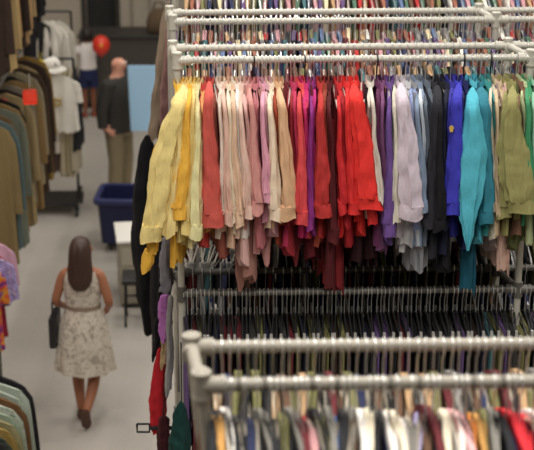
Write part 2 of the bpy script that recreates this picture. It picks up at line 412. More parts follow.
# ---- the rainbow row: (colour words, hex, kind, x at shoulder, x at lower end, width there, y of lower end, forward offset, hem y)
L = 'long-sleeved shirt'; B = 'blouse'; D = 'dress'; K = 'sweater'
ROW = [
 ('mustard', '#dda932', L, 178, 152, 15, 272, .0, 262), ('pale lemon', '#e6cf84', L, 182, 156, 27, 243, .05, 246), ('straw yellow', '#e8cf86', B, 186, 170, 15, 236, .03, 238),
 ('golden yellow', '#eab23a', L, 190, 178, 15, 221, .04, 226), ('butter yellow', '#e5cb7d', L, 194, 186, 13, 236, .02, 240), ('pale cream', '#e4dba0', L, 198, 196, 14, 240, .035, 246),
 ('apricot', '#d99a5c', B, 202, 203, 7, 214, .0, 232), ('crimson', '#b93a33', B, 205, 207, 8, 218, -.01, 242), ('brick coral', '#c9554a', L, 209, 212, 21, 227, .055, 236), ('cocoa', '#8b4a3c', B, 214, 219, 8, 222, -.01, 250),
 ('ivory', '#eadccb', B, 220, 223, 7, 216, .02, 236), ('shell pink', '#ddb5a2', L, 224, 229, 10, 226, .03, 240), ('cream', '#e9d8bd', L, 228, 234, 8, 222, .02, 238), ('peach', '#dfba9c', L, 232, 240, 9, 228, .03, 242),
 ('off-white', '#ebe3d8', B, 236, 243, 7, 216, .01, 240), ('blush', '#e3bfae', L, 240, 249, 10, 220, .035, 236), ('mauve brown', '#a9786c', D, 243, 247, 20, 284, -.10, 284), ('pale rose', '#dcb0a8', B, 245, 253, 8, 214, .01, 262),
 ('dusty rose', '#cf8f88', L, 250, 258, 12, 215, .04, 230), ('rose', '#c2757b', B, 254, 261, 6, 206, .0, 240), ('dusty pink', '#bd8580', D, 258, 265, 15, 256, -.06, 256), ('candy pink', '#dc9bae', L, 262, 267, 9, 204, .045, 226), ('pale mauve', '#cfa0a8', B, 266, 271, 7, 212, .0, 236),
 ('vanilla', '#ead3b8', L, 270, 276, 13, 222, .045, 230), ('rust', '#a5492f', B, 275, 281, 9, 226, -.02, 240), ('warm tan', '#d9ad85', L, 279, 288, 16, 220, .06, 228), ('dark wine', '#6d1f26', D, 287, 294, 12, 256, -.05, 258), ('claret', '#9a2832', B, 291, 296, 7, 222, .0, 250),
 ('raspberry', '#b83258', B, 295, 299, 7, 220, .01, 246), ('coral red', '#dd4a4d', L, 300, 302, 12, 226, .05, 232), ('hot pink', '#c82a6b', L, 305, 306, 7, 218, .02, 236), ('burgundy', '#641a24', D, 308, 309, 12, 262, -.05, 264), ('magenta purple', '#8a2f7d', L, 311, 311, 8, 231, .04, 236),
 ('fuchsia', '#b62472', B, 314, 314, 6, 214, .0, 230), ('brick red', '#ba3230', L, 321, 322, 17, 219, .055, 230), ('russet', '#8f3a28', B, 325, 327, 6, 214, .0, 240), ('deep maroon', '#571a1f', L, 329, 334, 11, 244, .02, 292), ('oxblood', '#79191f', D, 333, 338, 10, 288, -.07, 290),
 ('true red', '#c9252a', L, 338, 344, 9, 215, .035, 232), ('cardinal', '#a81d26', B, 342, 348, 8, 226, .0, 240), ('bright red', '#dc2b2a', L, 347, 354, 12, 216, .045, 230), ('scarlet', '#e42d26', L, 354, 367, 23, 210, .065, 224), ('poppy red', '#d62d2a', B, 362, 373, 10, 226, .02, 230), ('black cherry', '#34171d', D, 366, 370, 14, 262, -.07, 264),
 ('chalk white', '#d9d2c4', B, 371, 380, 7, 203, .05, 216), ('plum', '#5d2a4e', L, 377, 382, 8, 214, .01, 244), ('heather purple', '#7a4a72', B, 382, 386, 8, 222, .02, 250), ('violet', '#6a4b8d', L, 390, 389, 12, 238, .04, 244), ('eggshell', '#dfd8c6', B, 395, 397, 8, 224, .04, 236),
 ('pale lilac', '#cfc0cb', L, 401, 410, 22, 220, .065, 232), ('silver white', '#c3c1c3', K, 406, 405, 15, 246, -.04, 248), ('periwinkle', '#8f9dc6', B, 410, 419, 7, 208, .02, 236), ('ash grey', '#8a8a90', K, 414, 421, 13, 270, -.05, 272), ('steel blue', '#7f8fa6', L, 417, 424, 9, 214, .045, 240), ('pearl', '#ccd3dc', B, 421, 428, 7, 208, .01, 238),
 ('slate grey', '#5c6470', L, 426, 429, 7, 218, .02, 246), ('charcoal', '#2b2a30', L, 434, 431, 12, 226, .04, 262), ('jet black', '#17161a', L, 440, 440, 13, 232, .05, 268), ('ink navy', '#1e2036', K, 445, 446, 9, 228, .02, 256),
 ('indigo', '#38359a', L, 451, 449, 8, 216, .03, 234), ('royal blue', '#3c3bb4', L, 459, 453, 13, 214, .055, 226), ('midnight blue', '#1f2255', B, 464, 459, 8, 222, .0, 250), ('turquoise', '#4fb3c6', B, 472, 470, 26, 250, .07, 240),
 ('deep teal', '#16566a', D, 477, 470, 13, 288, -.06, 288), ('teal', '#2f7d8f', L, 481, 487, 15, 224, .04, 234), ('sea green', '#3a8f8c', B, 486, 491, 6, 210, .0, 236), ('bone', '#d8cbb4', B, 491, 494, 6, 214, .01, 240), ('mushroom', '#9f8a86', D, 494, 496, 9, 250, -.05, 252), ('sand', '#cdb491', B, 497, 499, 7, 218, .02, 236), ('pink beige', '#d3ad9c', D, 501, 504, 12, 268, -.06, 270),
 ('khaki', '#8e8a55', L, 505, 505, 15, 219, .03, 230), ('olive green', '#959059', L, 511, 516, 34, 214, .07, 224), ('dark olive', '#565a34', D, 517, 521, 14, 242, -.03, 250), ('chestnut', '#7d5a48', B, 519, 526, 6, 196, .03, 230), ('pale celery', '#b9c493', B, 523, 529, 6, 206, .0, 240),
 ('grass green', '#3f8f62', L, 527, 532, 10, 202, .055, 226), ('mint', '#8fc3a4', B, 533, 538, 9, 210, .03, 226), ('moss', '#5d7148', L, 540, 546, 11, 214, .04, 228), ('emerald', '#22785a', L, 547, 553, 12, 212, .05, 226), ('fern green', '#5d9a55', B, 554, 560, 10, 218, .03, 232), ('bottle green', '#1d4f3c', L, 561, 568, 12, 216, .04, 230),
]
NAMES = {L: 'shirt', B: 'blouse', D: 'dress', K: 'sweater'}
CUSTOM = {  # broad pieces whose own outline shows
 'turquoise': [(88, 470, 477), (100, 467, 479), (130, 463, 483), (150, 459, 489), (166, 457, 489), (190, 458, 485), (215, 460, 479), (232, 463, 474), (251, 466, 469)],
 'olive green': [(86, 510, 514), (100, 508, 518), (125, 502, 524), (155, 499, 531), (180, 501, 535), (197, 506, 536), (204, 509, 536), (215, 508, 537)],
 'pale lemon': [(86, 179, 186), (105, 170, 186), (135, 159, 181), (170, 150, 174), (205, 145, 168), (232, 142, 163), (244, 141, 160)],
 'mustard': [(86, 176, 182), (170, 152, 176), (225, 146, 164), (250, 146, 156), (265, 142, 154), (273, 141, 150)],
 'warm tan': [(88, 277, 282), (120, 278, 287), (160, 280, 294), (200, 281, 297), (221, 280, 297)],
 'scarlet': [(84, 351, 358), (110, 350, 366), (150, 352, 374), (190, 355, 380), (211, 357, 380)],
 'pale lilac': [(84, 398, 406), (110, 396, 411), (150, 397, 419), (190, 399, 423), (221, 400, 424)],
 'brick coral': [(82, 205, 212), (110, 203, 213), (160, 202, 217), (200, 201, 221), (216, 202, 223), (229, 204, 224)],
 'teal': [(88, 476, 486), (120, 479, 492), (170, 480, 494), (200, 480, 495), (225, 480, 494)],
 'royal blue': [(84, 456, 463), (110, 452, 464), (150, 448, 463), (190, 446, 462), (216, 445, 460)],
 'charcoal': [(86, 434, 442), (130, 430, 443), (180, 426, 440), (228, 424, 438)],
}
rowc = [r[0] for r in ROW]
for i, (cw, hx, kd, xt, xb, w, yb, fwd, hy) in enumerate(ROW):
    p = main_front.at_px(xt); p.z = MAINZ
    yawj = YAW + R(random.uniform(-9, 9))
    lw = rowc[i - 1] if i else 'end post'; rw = rowc[i + 1] if i < len(ROW) - 1 else 'post'
    lab = f"{cw} {kd} on the rainbow upper rail, between {lw} and {rw} neighbours" if i else "mustard long-sleeved shirt first from the left end post of the rainbow rail"
    if i == len(ROW) - 1: lab = f"{cw} {kd} last at the right of the rainbow rail after fern green"
    p.z -= random.uniform(0, .012) * 0
    root = thing(NAMES[kd], lab, NAMES[kd], p, yawj, 'colour-sorted clothes on the sharp upper rail')
    mat = fabric(hx, dull=.04, gain=.92)
    bpy.context.view_layer.update()
    M = Matrix.Translation(p) @ Matrix.Rotation(yawj, 4, 'Z'); MI = M.inverted()
    Yd = p.y - .235 - fwd
    hz = at(xb, hy, p.y - .2).z
    length = max(.45, p.z - hz - .075)
    tor = link('torso', torso_mesh(round(length / .05) * .05, .013 if kd != D else .018, i % 5, .2 if fwd > -.02 else .15), mat, root)
    yt = 92 + random.uniform(-4, 5)
    if cw in CUSTOM: rows = CUSTOM[cw]
    else:
        w0 = 2.6 + w * .1
        xm = xt + (xb - xt) * .36; wm = w * .58
        rows = [(yt, xt - w0 / 2, xt + w0 / 2), (yt + (yb - yt) * .36, xm - wm / 2, xm + wm / 2), (yt + (yb - yt) * .72, xt + (xb - xt) * .75 - w * .5, xt + (xb - xt) * .75 + w * .5), (yb, xb - w / 2, xb + w / 2)]
    if kd == D:
        link('skirt', outline_mesh([(120, xt - 4, xt + 4), (190, (xt + xb) / 2 - w * .45, (xt + xb) / 2 + w * .45), (yb - 18, xb - w * .5, xb + w * .5), (yb, xb - w * .38, xb + w * .42)], p.y - .2 - fwd, MI, .05, i, 4, .2, hem=.035, name='skirt'), mat, root)
        link('strap', MB().tube([(0, -.09, -.06 - DZ), (0, -.13, -.12 - DZ)], .006, 6).mesh('strap'), mat, root)
    else:
        cuffed = kd == L
        sl = link('sleeve', outline_mesh(rows, Yd, MI, .04 if w < 16 else .055, i, 6 + i % 4, .17, t1=.905 if cuffed else 1.0, hem=.012 if cw != 'turquoise' else .0, back=.10 + fwd), mat, root)
        if cuffed: link('cuff', outline_mesh(rows, Yd, MI, .045 if w < 16 else .06, i + 40, 3, .05, N=6, t0=.895, t1=1.0, grow=1.07, hem=.006, name='cuff'), mat, sl)
        link('sleeve', rear_sleeve(.5, i % 4), mat, root)
        if kd == L or i % 3: link('collar', COLLAR, mat, root)
    if cw == 'royal blue':
        e = MB(); c = MI @ at(451.5, 128, Yd - .006); e.tube([c + Vector((0, .004, 0)), c + Vector((0, -.004, 0))], .012, 6); e.box(c + Vector((0, 0, -.012)), (.016, .009, .016), 0, .003)
        eo = e.build('emblem', plain('gold_thread', '#c9a650', .5, .2), root); eo['label'] = 'small gold crest badge'
    blk = cw in ('rose', 'wine', 'plum', 'midnight blue', 'bone', 'hot pink')
    if blk: hanger(p, yawj, 'black plastic hanger with a thick hook among the silver ones, rainbow rail', 'black hangers on the rainbow rail', BLACKP, BLACKP, hook=HK_B)
    else: hanger(p, yawj, 'milky plastic hanger with wire hook on the rainbow upper rail', 'hangers on the rainbow rail')

# ---- plain one-mesh clothes for the other rails
def whole_garment(length, half, sl, seed, thick=.016):
    key = ('w', length, half, sl, seed, thick)
    if key in TORSO: return TORSO[key]
    t = torso_mesh(length, thick, seed, half, .02)
    m = MB(); m.add([v.co for v in t.vertices], [tuple(p.vertices) for p in t.polygons])
    if sl:
        for s in (-1, 1):
            rings = []
            for i in range(13):
                q = i / 12; k_ = min(1, .25 + q * 7); hw = (.011 + .013 * min(1, q * 2)) * k_; dp = (.032 + .014 * min(1, q * 3)) * k_
                c = Vector((.012 * math.sin(q * 3 + seed + s) * q, s * (half - .035 + .03 * min(1, q * 6) + .03 * q), -.128 - DZ - (sl + .02) * q))
                rings.append([c + Vector((hw * math.cos(a) * (1 + .2 * math.sin(3 * a + q * 4 + seed) + .08 * math.sin(q * 17 + seed + s)), dp * math.sin(a), 0)) for a in [2 * math.pi * k / 12 for k in range(12)]])
            m.loft(rings)
    TORSO[key] = m.mesh('garment'); return TORSO[key]

PAL = {'white': '#d5cfc4', 'black': '#1c1b1d', 'grey': '#7e7b78', 'red': '#a92c2b', 'navy': '#262b4a', 'tan': '#ab8a66', 'brown': '#5d4332', 'pink': '#b5858a', 'green': '#4d6b57', 'teal': '#44686c', 'purple': '#5d4770', 'cream': '#d2c2a0', 'rust': '#8d5843', 'blue': '#5a6c8e', 'olive': '#6d6a42', 'maroon': '#5e2227'}
KIND_WORD = {'shirt': .62, 'blouse': .58, 'jacket': .7, 'coat': .95, 'skirt': .6}
TRIPLES = set()
def row_of(rail, pxs, colours, where, kind, length, sleeve, group, hang=None, zdrop=0.0, half=.2, jit=4, thick=.016, seedo=0):
    """a crowded row; every garment is told apart by its colour and its two neighbours"""
    out = []; cols = []
    n = len(pxs)
    names = list(PAL)
    for i in range(n):
        c = colours[i] if isinstance(colours, list) else None
        tries = 0
        while True:
            k = c if (c and tries == 0) else random.choice(colours if not c and not isinstance(colours, list) else names)
            tries += 1
            if i < 2: break
            tr = (where, kind, cols[i - 1], cols[i - 2], k)
            if k != cols[i - 1] and tr not in TRIPLES: TRIPLES.add(tr); break
            if tries > 60: break
        cols.append(k)
    for i, px in enumerate(pxs):
        p = rail.at_px(px)
        yaw = rail.yaw + R(random.uniform(-jit, jit))
        me = whole_garment(length + .05 * ((i * 7) % 4) - .07, half, sleeve, (i + seedo) % 5, thick)
        o = link(kind, me, fabric(PAL[cols[i]]), None, p - Vector((0, random.uniform(-.012, .012), zdrop + random.uniform(-.012, .012))), yaw)
        if i == 0: lab = f"{cols[i]} {kind} at the left end of {where}"
        elif i == n - 1: lab = f"{cols[i]} {kind} at the right end of {where}"
        else: lab = f"{cols[i]} {kind} on {where}, between {cols[i-1]} and {cols[i+1]} ones"
        tag(o, lab, kind, group); out.append(o)
        if hang: hang(p, yaw)
    return out

REST = []   # hangers beyond the three hundred that show largest
def rest(p, yaw): REST.append((p.copy(), yaw))
def rng(a, b, step, j=.8):
    out = []; x = a
    while x < b: out.append(x + random.uniform(-j, j)); x += step
    return out
ANY = tuple(PAL); DARK = ('black', 'navy', 'brown', 'grey', 'maroon', 'purple', 'olive', 'teal'); MUTED = ('tan', 'brown', 'cream', 'olive', 'grey', 'rust', 'white', 'maroon')
row_of(main_back, rng(182, 545, 7.5), ('black', 'navy', 'brown', 'grey', 'maroon', 'tan', 'rust', 'olive', 'teal'), 'the hidden rear rail behind the rainbow shirts', 'jacket', .66, .5, 'jackets on the rear rail of the rainbow rack', rest)
row_of(far_front, rng(177, 545, 4.7), ANY, 'the second rack above the rainbow rails', 'shirt', .7, .5, 'clothes on the far rack front rail', rest)
row_of(far_back, rng(176, 545, 5.6), ANY, 'the second rack rear rail', 'blouse', .66, .48, 'clothes on the far rack rear rail', rest)
row_of(third_front, rng(186, 545, 5.6), ANY, 'the hindmost rack at the top edge', 'skirt', .8, 0, 'clothes on the hindmost rack', rest, half=.17)
for x in rng(240, 540, 9): rest(far_low.at_px(x), YAW)
for x in rng(180, 238, 4.4, 1.2):
    hanger(far_low.at_px(x), YAW + R(random.uniform(-16, 16)), 'milky hanger low behind the yellow and coral shirts, above the dark rail', 'pale hangers on the far lower rail', CLEAR, CHROME, clips=True)
row_of(far_low, rng(226, 540, 11), ('black', 'grey', 'brown', 'navy', 'black', 'maroon', 'olive'), 'the added lower row behind the rainbow shirts', 'skirt', .75, 0, 'dark clothes added to fill the far lower rail', half=.16)  # dark skirts added so the gap below the shirts looks shaded
row_of(third_low, rng(178, 560, 10), ('black', 'navy', 'brown', 'grey', 'maroon', 'teal'), 'the added hindmost lower row in deep shade', 'coat', .95, .5, 'dark coats added to fill the hindmost lower rail', half=.17)  # dark coats added to hide the bright floor and keep the gap black

# ---- lower tier of the main rack: black clip hangers, dark trousers added to blacken the shaded space
xs = rng(183, 545, 4.5, 1.0)
for i, x in enumerate(xs):
    p = low_front.at_px(x)
    hanger(p, YAW + R(random.uniform(-7, 7)), 'black clip hanger with silver hook on the dark lower rail', 'black hangers on the dark lower rail', BLACKP, CHROME, clips=i % 2 == 0)
def trousers_mesh(seed, length):
    key = ('t', seed, length)
    if key in TORSO: return TORSO[key]
    rings = []
    for i in range(15):
        q = i / 14; hw = .013 + .008 * q + .004 * math.sin(q * 5 + seed); dp = .165 - .03 * q
        rings.append([Vector((hw * math.cos(a) * (1 + .3 * math.sin(5 * a + seed + q * 3)), dp * math.sin(a), -.165 - DZ - length * q)) for a in [2 * math.pi * k / 18 for k in range(18)]])
    m = MB().loft(rings); m.box((0, 0, -.172 - DZ), (.03, .34, .035), 0, .004)
    TORSO[key] = m.mesh('trousers'); return TORSO[key]
cols = []; seen = set()
for i, x in enumerate(rng(186, 545, 7.4, .8)):
    p = low_front.at_px(x)
    while True:
        k = random.choice(('black', 'black', 'navy', 'brown', 'grey', 'maroon', 'black', 'teal', 'olive', 'purple'))
        tr = (k,) + tuple(cols[-2:])
        if tr not in seen: seen.add(tr); break
    cols.append(k)
LOWC = cols; n = len(cols)
for i, x in enumerate(rng(186, 545, 7.4, .8)[:n]):
    p = low_front.at_px(x); k = LOWC[i]
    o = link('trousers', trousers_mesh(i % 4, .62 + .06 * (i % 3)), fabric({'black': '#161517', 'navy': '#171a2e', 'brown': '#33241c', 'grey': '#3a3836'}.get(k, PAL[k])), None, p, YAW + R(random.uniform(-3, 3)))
    a = LOWC[i - 1] if i else 'the post'; b = LOWC[i + 1] if i < n - 1 else 'the end'
    tag(o, f"dark {k} trousers added on the lower rail, between {a} and {b} pairs" if 0 < i < n - 1 else f"dark {k} trousers added at the {'left' if not i else 'right'} end of the lower rail", 'trousers', 'dark trousers added to fill the lower rail')
row_of(low_back, rng(184, 545, 9), ('black', 'navy', 'brown', 'grey'), 'the rear lower rail of the rainbow rack', 'skirt', .62, 0, 'dark skirts on the rear lower rail', rest, half=.15)

# ---- near blurred rack
NEARF = [(213, 'black'), (218, 'tan'), (226, 'white'), (231, 'black'), (238, 'grey'), (244, 'black'), (250, 'navy'), (257, 'black'), (264, 'grey'), (270, 'black'), (277, 'black'), (283, 'olive'), (289, 'black'), (295, 'grey'), (301, 'maroon'), (307, 'red'), (312, 'pink'), (318, 'black'), (325, 'olive'), (331, 'grey'), (338, 'blue'), (344, 'black'), (350, 'grey'), (356, 'brown'), (362, 'white'), (370, 'cream'), (377, 'black'), (383, 'navy'), (390, 'white'), (397, 'cream'), (405, 'white'), (412, 'grey'), (420, 'purple'), (427, 'brown'), (433, 'maroon'), (439, 'black'), (447, 'cream'), (455, 'white'), (461, 'pink'), (467, 'black'), (474, 'rust'), (481, 'tan'), (488, 'olive'), (495, 'grey'), (502, 'black'), (508, 'navy'), (514, 'red'), (521, 'maroon'), (528, 'red'), (535, 'black'), (542, 'white'), (550, 'teal'), (560, 'brown'), (572, 'blue')]
NEARH = {'tan': '#b98a4c', 'white': '#dcd6cf', 'cream': '#d9ceb6', 'grey': '#77736c', 'purple': '#a199bb', 'rust': '#d0803c', 'red': '#c32630', 'blue': '#4a6da8', 'black': '#201f22', 'pink': '#d9a3a3'}
for i, (x, k) in enumerate(NEARF):
    p = near_front.at_px(x)
    yaw = near_front.yaw + R(random.uniform(-9, 9))
    o = link('shirt', whole_garment(.62 + .04 * (i % 3), .2, .5, i % 5, .017), fabric(NEARH.get(k, PAL[k])), None, p - Vector((0, random.uniform(-.02, .02), random.uniform(-.015, .015))), yaw)
    a = NEARF[i - 1][1] if i else 'the post'; b = NEARF[i + 1][1] if i < len(NEARF) - 1 else 'the end'
    tag(o, f"blurred {k} shirt on the nearest rack's front rail, between {a} and {b}" if i else "blurred black shirt beside the leaning post of the nearest rack", 'shirt', 'blurred shirts on the nearest front rail')
    if x < 545 and i % 6: hanger(p, yaw, 'blurred hanger on the front rail of the nearest rack', 'hangers on the nearest front rail', plain('beige_plastic', '#b9ad98', .5) if i % 3 else BLACKP, CHROME if i % 4 else BLACKP)
cols = None
row_of(near_back, rng(208, 590, 9.5), ('tan', 'brown', 'olive', 'grey', 'black', 'brown', 'black', 'navy', 'maroon'), "the nearest rack's rear rail", 'blouse', .6, .45, 'blurred blouses on the nearest rear rail', None)
for i, x in enumerate(rng(205, 550, 8.5)):
    p = near_back.at_px(x)
    hanger(p, near_back.yaw + R(random.uniform(-8, 8)), 'blurred hanger on the rear rail of the nearest rack', 'hangers on the nearest rear rail', plain('beige_plastic', '#b9ad98', .5), CHROME)

# all further hangers as one mass
m = MB()
for p, yaw in REST:
    T = Matrix.Translation(p) @ Matrix.Rotation(yaw, 4, 'Z')
    for q in (HOOK, ARMS): m.add([T @ v.co for v in q.vertices], [tuple(f.vertices) for f in q.polygons])
o = m.build('hangers', CHROME, None, True); tag(o, 'mass of wire hooks and hangers crowding the racks behind the rainbow shirts', 'hangers', None, 'stuff')

# ---- clothes at the aisle ends of the racks
def end_piece(name, label, cat, rows, Y, hexc, hang_from, dep=.06, seed=1, mat=None, folds=4, hem=.02):
    """a piece of clothing hung from a rail end: its own outline, depth and a loop over the rail"""
    root = thing(name, label, cat, hang_from, 0, 'clothes at the aisle ends of the racks')
    MI = Matrix.Translation(hang_from).inverted()
    mat = mat or fabric(hexc)
    link('body', outline_mesh(rows, Y, MI, dep, seed, folds, .12, hem=hem, name='body'), mat, root)
    y0, xl, xr = rows[0]; top = MI @ at((xl + xr) / 2, y0 + 1, Y + dep * .5)
    link('hanging_loop', MB().tube([top, Vector((0, 0, -.05)), Vector((0, .02, 0)), Vector((0, .0, .024))], .004, 6).mesh('hanging_loop'), BLACKP, root)
    return root
t3 = third_front.at_px(163); t3b = third_front.at_px(168)
end_piece('coat', 'long taupe coat hanging at the aisle end behind the yellow shirts', 'coat', [(2, 165, 172), (30, 160, 173), (70, 154, 168), (105, 151, 165), (141, 149, 161)], 9.4, '#8a7866', third_front.at_px(166), .09, 3)
end_piece('coat', 'brownish pink coat squeezed between the taupe coat and end post', 'coat', [(20, 167, 174), (60, 163, 174), (100, 160, 172), (128, 158, 170)], 9.22, '#8f6a66', third_front.at_px(171), .07, 5)
tl = third_low.at_px(148)
end_piece('coat', 'long black coat hanging over the aisle in front of the blue bin', 'coat', [(136, 141, 152), (165, 136, 156), (200, 132, 158), (245, 130, 160), (300, 136, 160), (332, 142, 160)], 9.4, '#131215', tl, .1, 2)
end_piece('dress', 'black dress hanging beside the long black coat, near end post', 'dress', [(150, 150, 160), (230, 148, 166), (300, 150, 168), (352, 152, 164)], 9.2, '#1a181c', third_low.at_px(158), .08, 4)
lb = low_back.at_px(166); lb.x = at(166, 290, 7.95).x
lowb = low_back
end_piece('shawl', 'grey shawl hanging under the yellow shirts beside the end post', 'shawl', [(238, 161, 171), (265, 160, 172), (296, 159, 172)], 7.75, '#77747a', low_back.at_px(168) + Vector((0, 0, .33)), .04, 7)
end_piece('blouse', 'orchid purple blouse end hanging at the left of the end post', 'blouse', [(296, 159, 170), (320, 158, 171), (338, 159, 170)], 7.72, '#a868a8', low_back.at_px(169) + Vector((0, 0, .02)), .035, 8)
end_piece('scarf', 'pale grey scarf hanging straight down beside the left end post', 'scarf', [(296, 167, 173), (340, 166, 173), (393, 165, 172)], 7.68, '#8e8b88', low_back.at_px(172) + Vector((-.02, -.12, .02)), .03, 2)
end_piece('scarf', 'narrow beige scarf between the purple blouse and the red skirt', 'scarf', [(325, 160, 166), (345, 160, 167), (366, 161, 168)], 7.78, '#a48a68', low_back.at_px(165) + Vector((0, 0, -.06)), .03, 3)
end_piece('skirt', 'bright red skirt hanging low at the aisle end of the rainbow rack', 'skirt', [(349, 157, 163), (375, 152, 166), (410, 149, 166), (428, 149, 164), (437, 152, 162)], 7.9, '#b3202a', low_back.at_px(162) + Vector((0, 0, -.2)), .06, 6)
end_piece('vest', 'small black vest hanging above the red skirt at the rack end', 'vest', [(318, 155, 160), (340, 153, 160), (358, 152, 159)], 7.95, '#1d1b1e', low_back.at_px(158) + Vector((0, .05, 0)), .05, 9)
end_piece('skirt', 'dark maroon skirt below the red one beside the end post', 'skirt', [(418, 158, 168), (440, 157, 170), (470, 157, 170)], 7.8, '#3d141a', low_back.at_px(166) + Vector((0, -.05, -.4)), .05, 1)
end_piece('top', 'dark teal top hanging low between the end post and nearest rack', 'top', [(402, 179, 184), (420, 173, 187), (450, 168, 189), (490, 165, 190)], 6.9, '#123633', low_front.at_px(181) + Vector((0, -.1, -.25)), .07, 4)
# black bracket loop sticking into the aisle
bl = MB(); A = at(137, 424, 7.9); B2 = at(149.5, 432, 7.9); zt, zb = A.z, B2.z
bl.tube([(A.x, 7.9, zt), (B2.x, 7.9, zt), (B2.x, 7.9, zb), (A.x, 7.9, zb), (A.x, 7.9, zt)], .0065, 8)
bl.tube([(B2.x, 7.9, (zt + zb) / 2), (at(172, 428, 7.9).x, 7.9, (zt + zb) / 2)], .012, 8)
tag(bl.build('bracket', BLACKM), 'black rectangular metal bracket loop jutting into the aisle by the red skirt', 'bracket')

# ------------------------------------------------------------------ people
def skin_body(name, chain, parent, mat, lvl=2):
    """chain: {name: (co, r, parent)}; one continuous skinned surface"""
    keys = list(chain); idx = {k: i for i, k in enumerate(keys)}
    me = bpy.data.meshes.new(name)
    me.from_pydata([chain[k][0] for k in keys], [(idx[k], idx[chain[k][2]]) for k in keys if chain[k][2]], [])
    o = bpy.data.objects.new(name, me); C.objects.link(o)
    o.modifiers.new('skin', 'SKIN').use_smooth_shade = True
    sv = me.skin_vertices[0].data
    for k in keys:
        r = chain[k][1]; sv[idx[k]].radius = r if isinstance(r, tuple) else (r, r); sv[idx[k]].use_root = chain[k][2] is None
    s = o.modifiers.new('sub', 'SUBSURF'); s.levels = lvl; s.render_levels = lvl
    dg = bpy.context.evaluated_depsgraph_get(); dg.update()
    nm = bpy.data.meshes.new_from_object(o.evaluated_get(dg)); nm.name = name
    bpy.data.objects.remove(o)
    for p in nm.polygons: p.use_smooth = True
    nm.materials.clear()
    return link(name, nm, mat, parent)

def hand(ch, wrist, tag_, d, side, curl, s=1.0):
    """palm and five fingers, d: direction of the hand, side: +x or -x thumb direction, curl: direction fingers bend to"""
    w = Vector(ch[wrist][0]); d = Vector(d).normalized(); side = Vector(side).normalized(); curl = Vector(curl).normalized()
    pal = w + d * .055 * s
    ch[tag_ + 'palm'] = (pal, (.03 * s, .016 * s), wrist)
    for k, (off, ln) in enumerate(((.027, .062), (.009, .070), (-.009, .066), (-.027, .052))):
        a = pal + d * .03 * s + side * off * s; b = a + (d * .85 + curl * .35).normalized() * ln * .5 * s; c = b + (d * .5 + curl * .8).normalized() * ln * .5 * s
        for q, p_, pr in (('a', a, 'palm'), ('b', b, f'f{k}a'), ('c', c, f'f{k}b')):
            ch[f'{tag_}f{k}{q}'] = (p_, .0085 * s, tag_ + pr)
    a = w + d * .03 * s + side * .03 * s; b = a + (d + side * .7).normalized() * .03 * s; c = b + (d + curl * .4).normalized() * .025 * s
    ch[tag_ + 'ta'] = (a, .011 * s, tag_ + 'palm'); ch[tag_ + 'tb'] = (b, .010 * s, tag_ + 'ta'); ch[tag_ + 'tc'] = (c, .009 * s, tag_ + 'tb')

def V(*a): return Vector(a)
def eye_parts(root, hc, fy, s, mat_hair):
    """hc: head centre, fy: +1 if the face looks to +y"""
    for sx in (-1, 1):
        e = MB().ball((hc[0] + sx * .032 * s, hc[1] + fy * .084 * s, hc[2] + .005 * s), .012 * s, 10, 7).build('eye', plain('eye_white', '#d9d2c8', .3), root, True)
        MB().ball((hc[0] + sx * .032 * s, hc[1] + fy * .094 * s, hc[2] + .005 * s), .006 * s, 8, 6).build('pupil', plain('pupil', '#20140f', .2), e, True)
        MB().ball((hc[0] + sx * .082 * s, hc[1], hc[2] - .005 * s), (.012 * s, .022 * s, .032 * s), 10, 7).build('ear', root['skin_m'] and bpy.data.materials[root['skin_m']], root, True)
    MB().ball((hc[0], hc[1] + fy * .088 * s, hc[2] - .055 * s), (.024 * s, .01 * s, .007 * s), 10, 6).build('mouth', plain('lips', '#9a5347', .5), root, True)

def ring_e(cx, cy, z, rx, ry, n=24, fold=0.0, k=9, ph=0.0):
    return [V(cx + rx * math.cos(a) * (1 + fold * math.sin(k * a + ph)), cy + ry * math.sin(a) * (1 + fold * math.sin(k * a + ph)), z) for a in [2 * math.pi * i / n for i in range(n)]]

def limb(pts, rs, n=14): return MB().tube(pts, rs, n)

# woman walking away
wf = floor_at(85.5, 431)
W = thing('person', 'woman in a cream floral sleeveless dress walking away down the aisle', 'person', (wf.x, wf.y + .18, 0), R(-3))
W['skin_m'] = SKIN_T.name; W.scale = (.95, .95, .95)
ch = {
 'pelvis': (V(0, 0, .90), (.13, .10), None), 'spine': (V(0, .0, 1.06), (.115, .085), 'pelvis'), 'chest': (V(0, 0, 1.24), (.135, .095), 'spine'), 'collar': (V(0, 0, 1.36), (.085, .065), 'chest'),
 'neck': (V(0, .005, 1.43), .048, 'collar'), 'jaw': (V(0, .02, 1.50), (.06, .065), 'neck'), 'skull': (V(0, .012, 1.565), (.078, .09), 'jaw'), 'crown': (V(0, 0, 1.615), (.055, .062), 'skull'), 'nose': (V(0, .112, 1.545), .012, 'skull'),
}
for s, n_ in ((-1, 'l'), (1, 'r')):
    ch['sh' + n_] = (V(s * .155, 0, 1.345), .05, 'collar'); ch['el' + n_] = (V(s * .225, -.03, 1.10), .038, 'sh' + n_); ch['wr' + n_] = (V(s * .19, .17, .985), .025, 'el' + n_)
    hand(ch, 'wr' + n_, 'h' + n_, (-s * .2, .7, -.5), (0, .5, .8), (-s, 0, -.3))
    ch['hp' + n_] = (V(s * .085, 0, .83), .09, 'pelvis')
ch['knl'] = (V(-.085, .10, .48), .058, 'hpl'); ch['cal'] = (V(-.080, .08, .34), .056, 'knl'); ch['anl'] = (V(-.06, .05, .085), .034, 'cal'); ch['tol'] = (V(-.06, .19, .032), .03, 'anl')
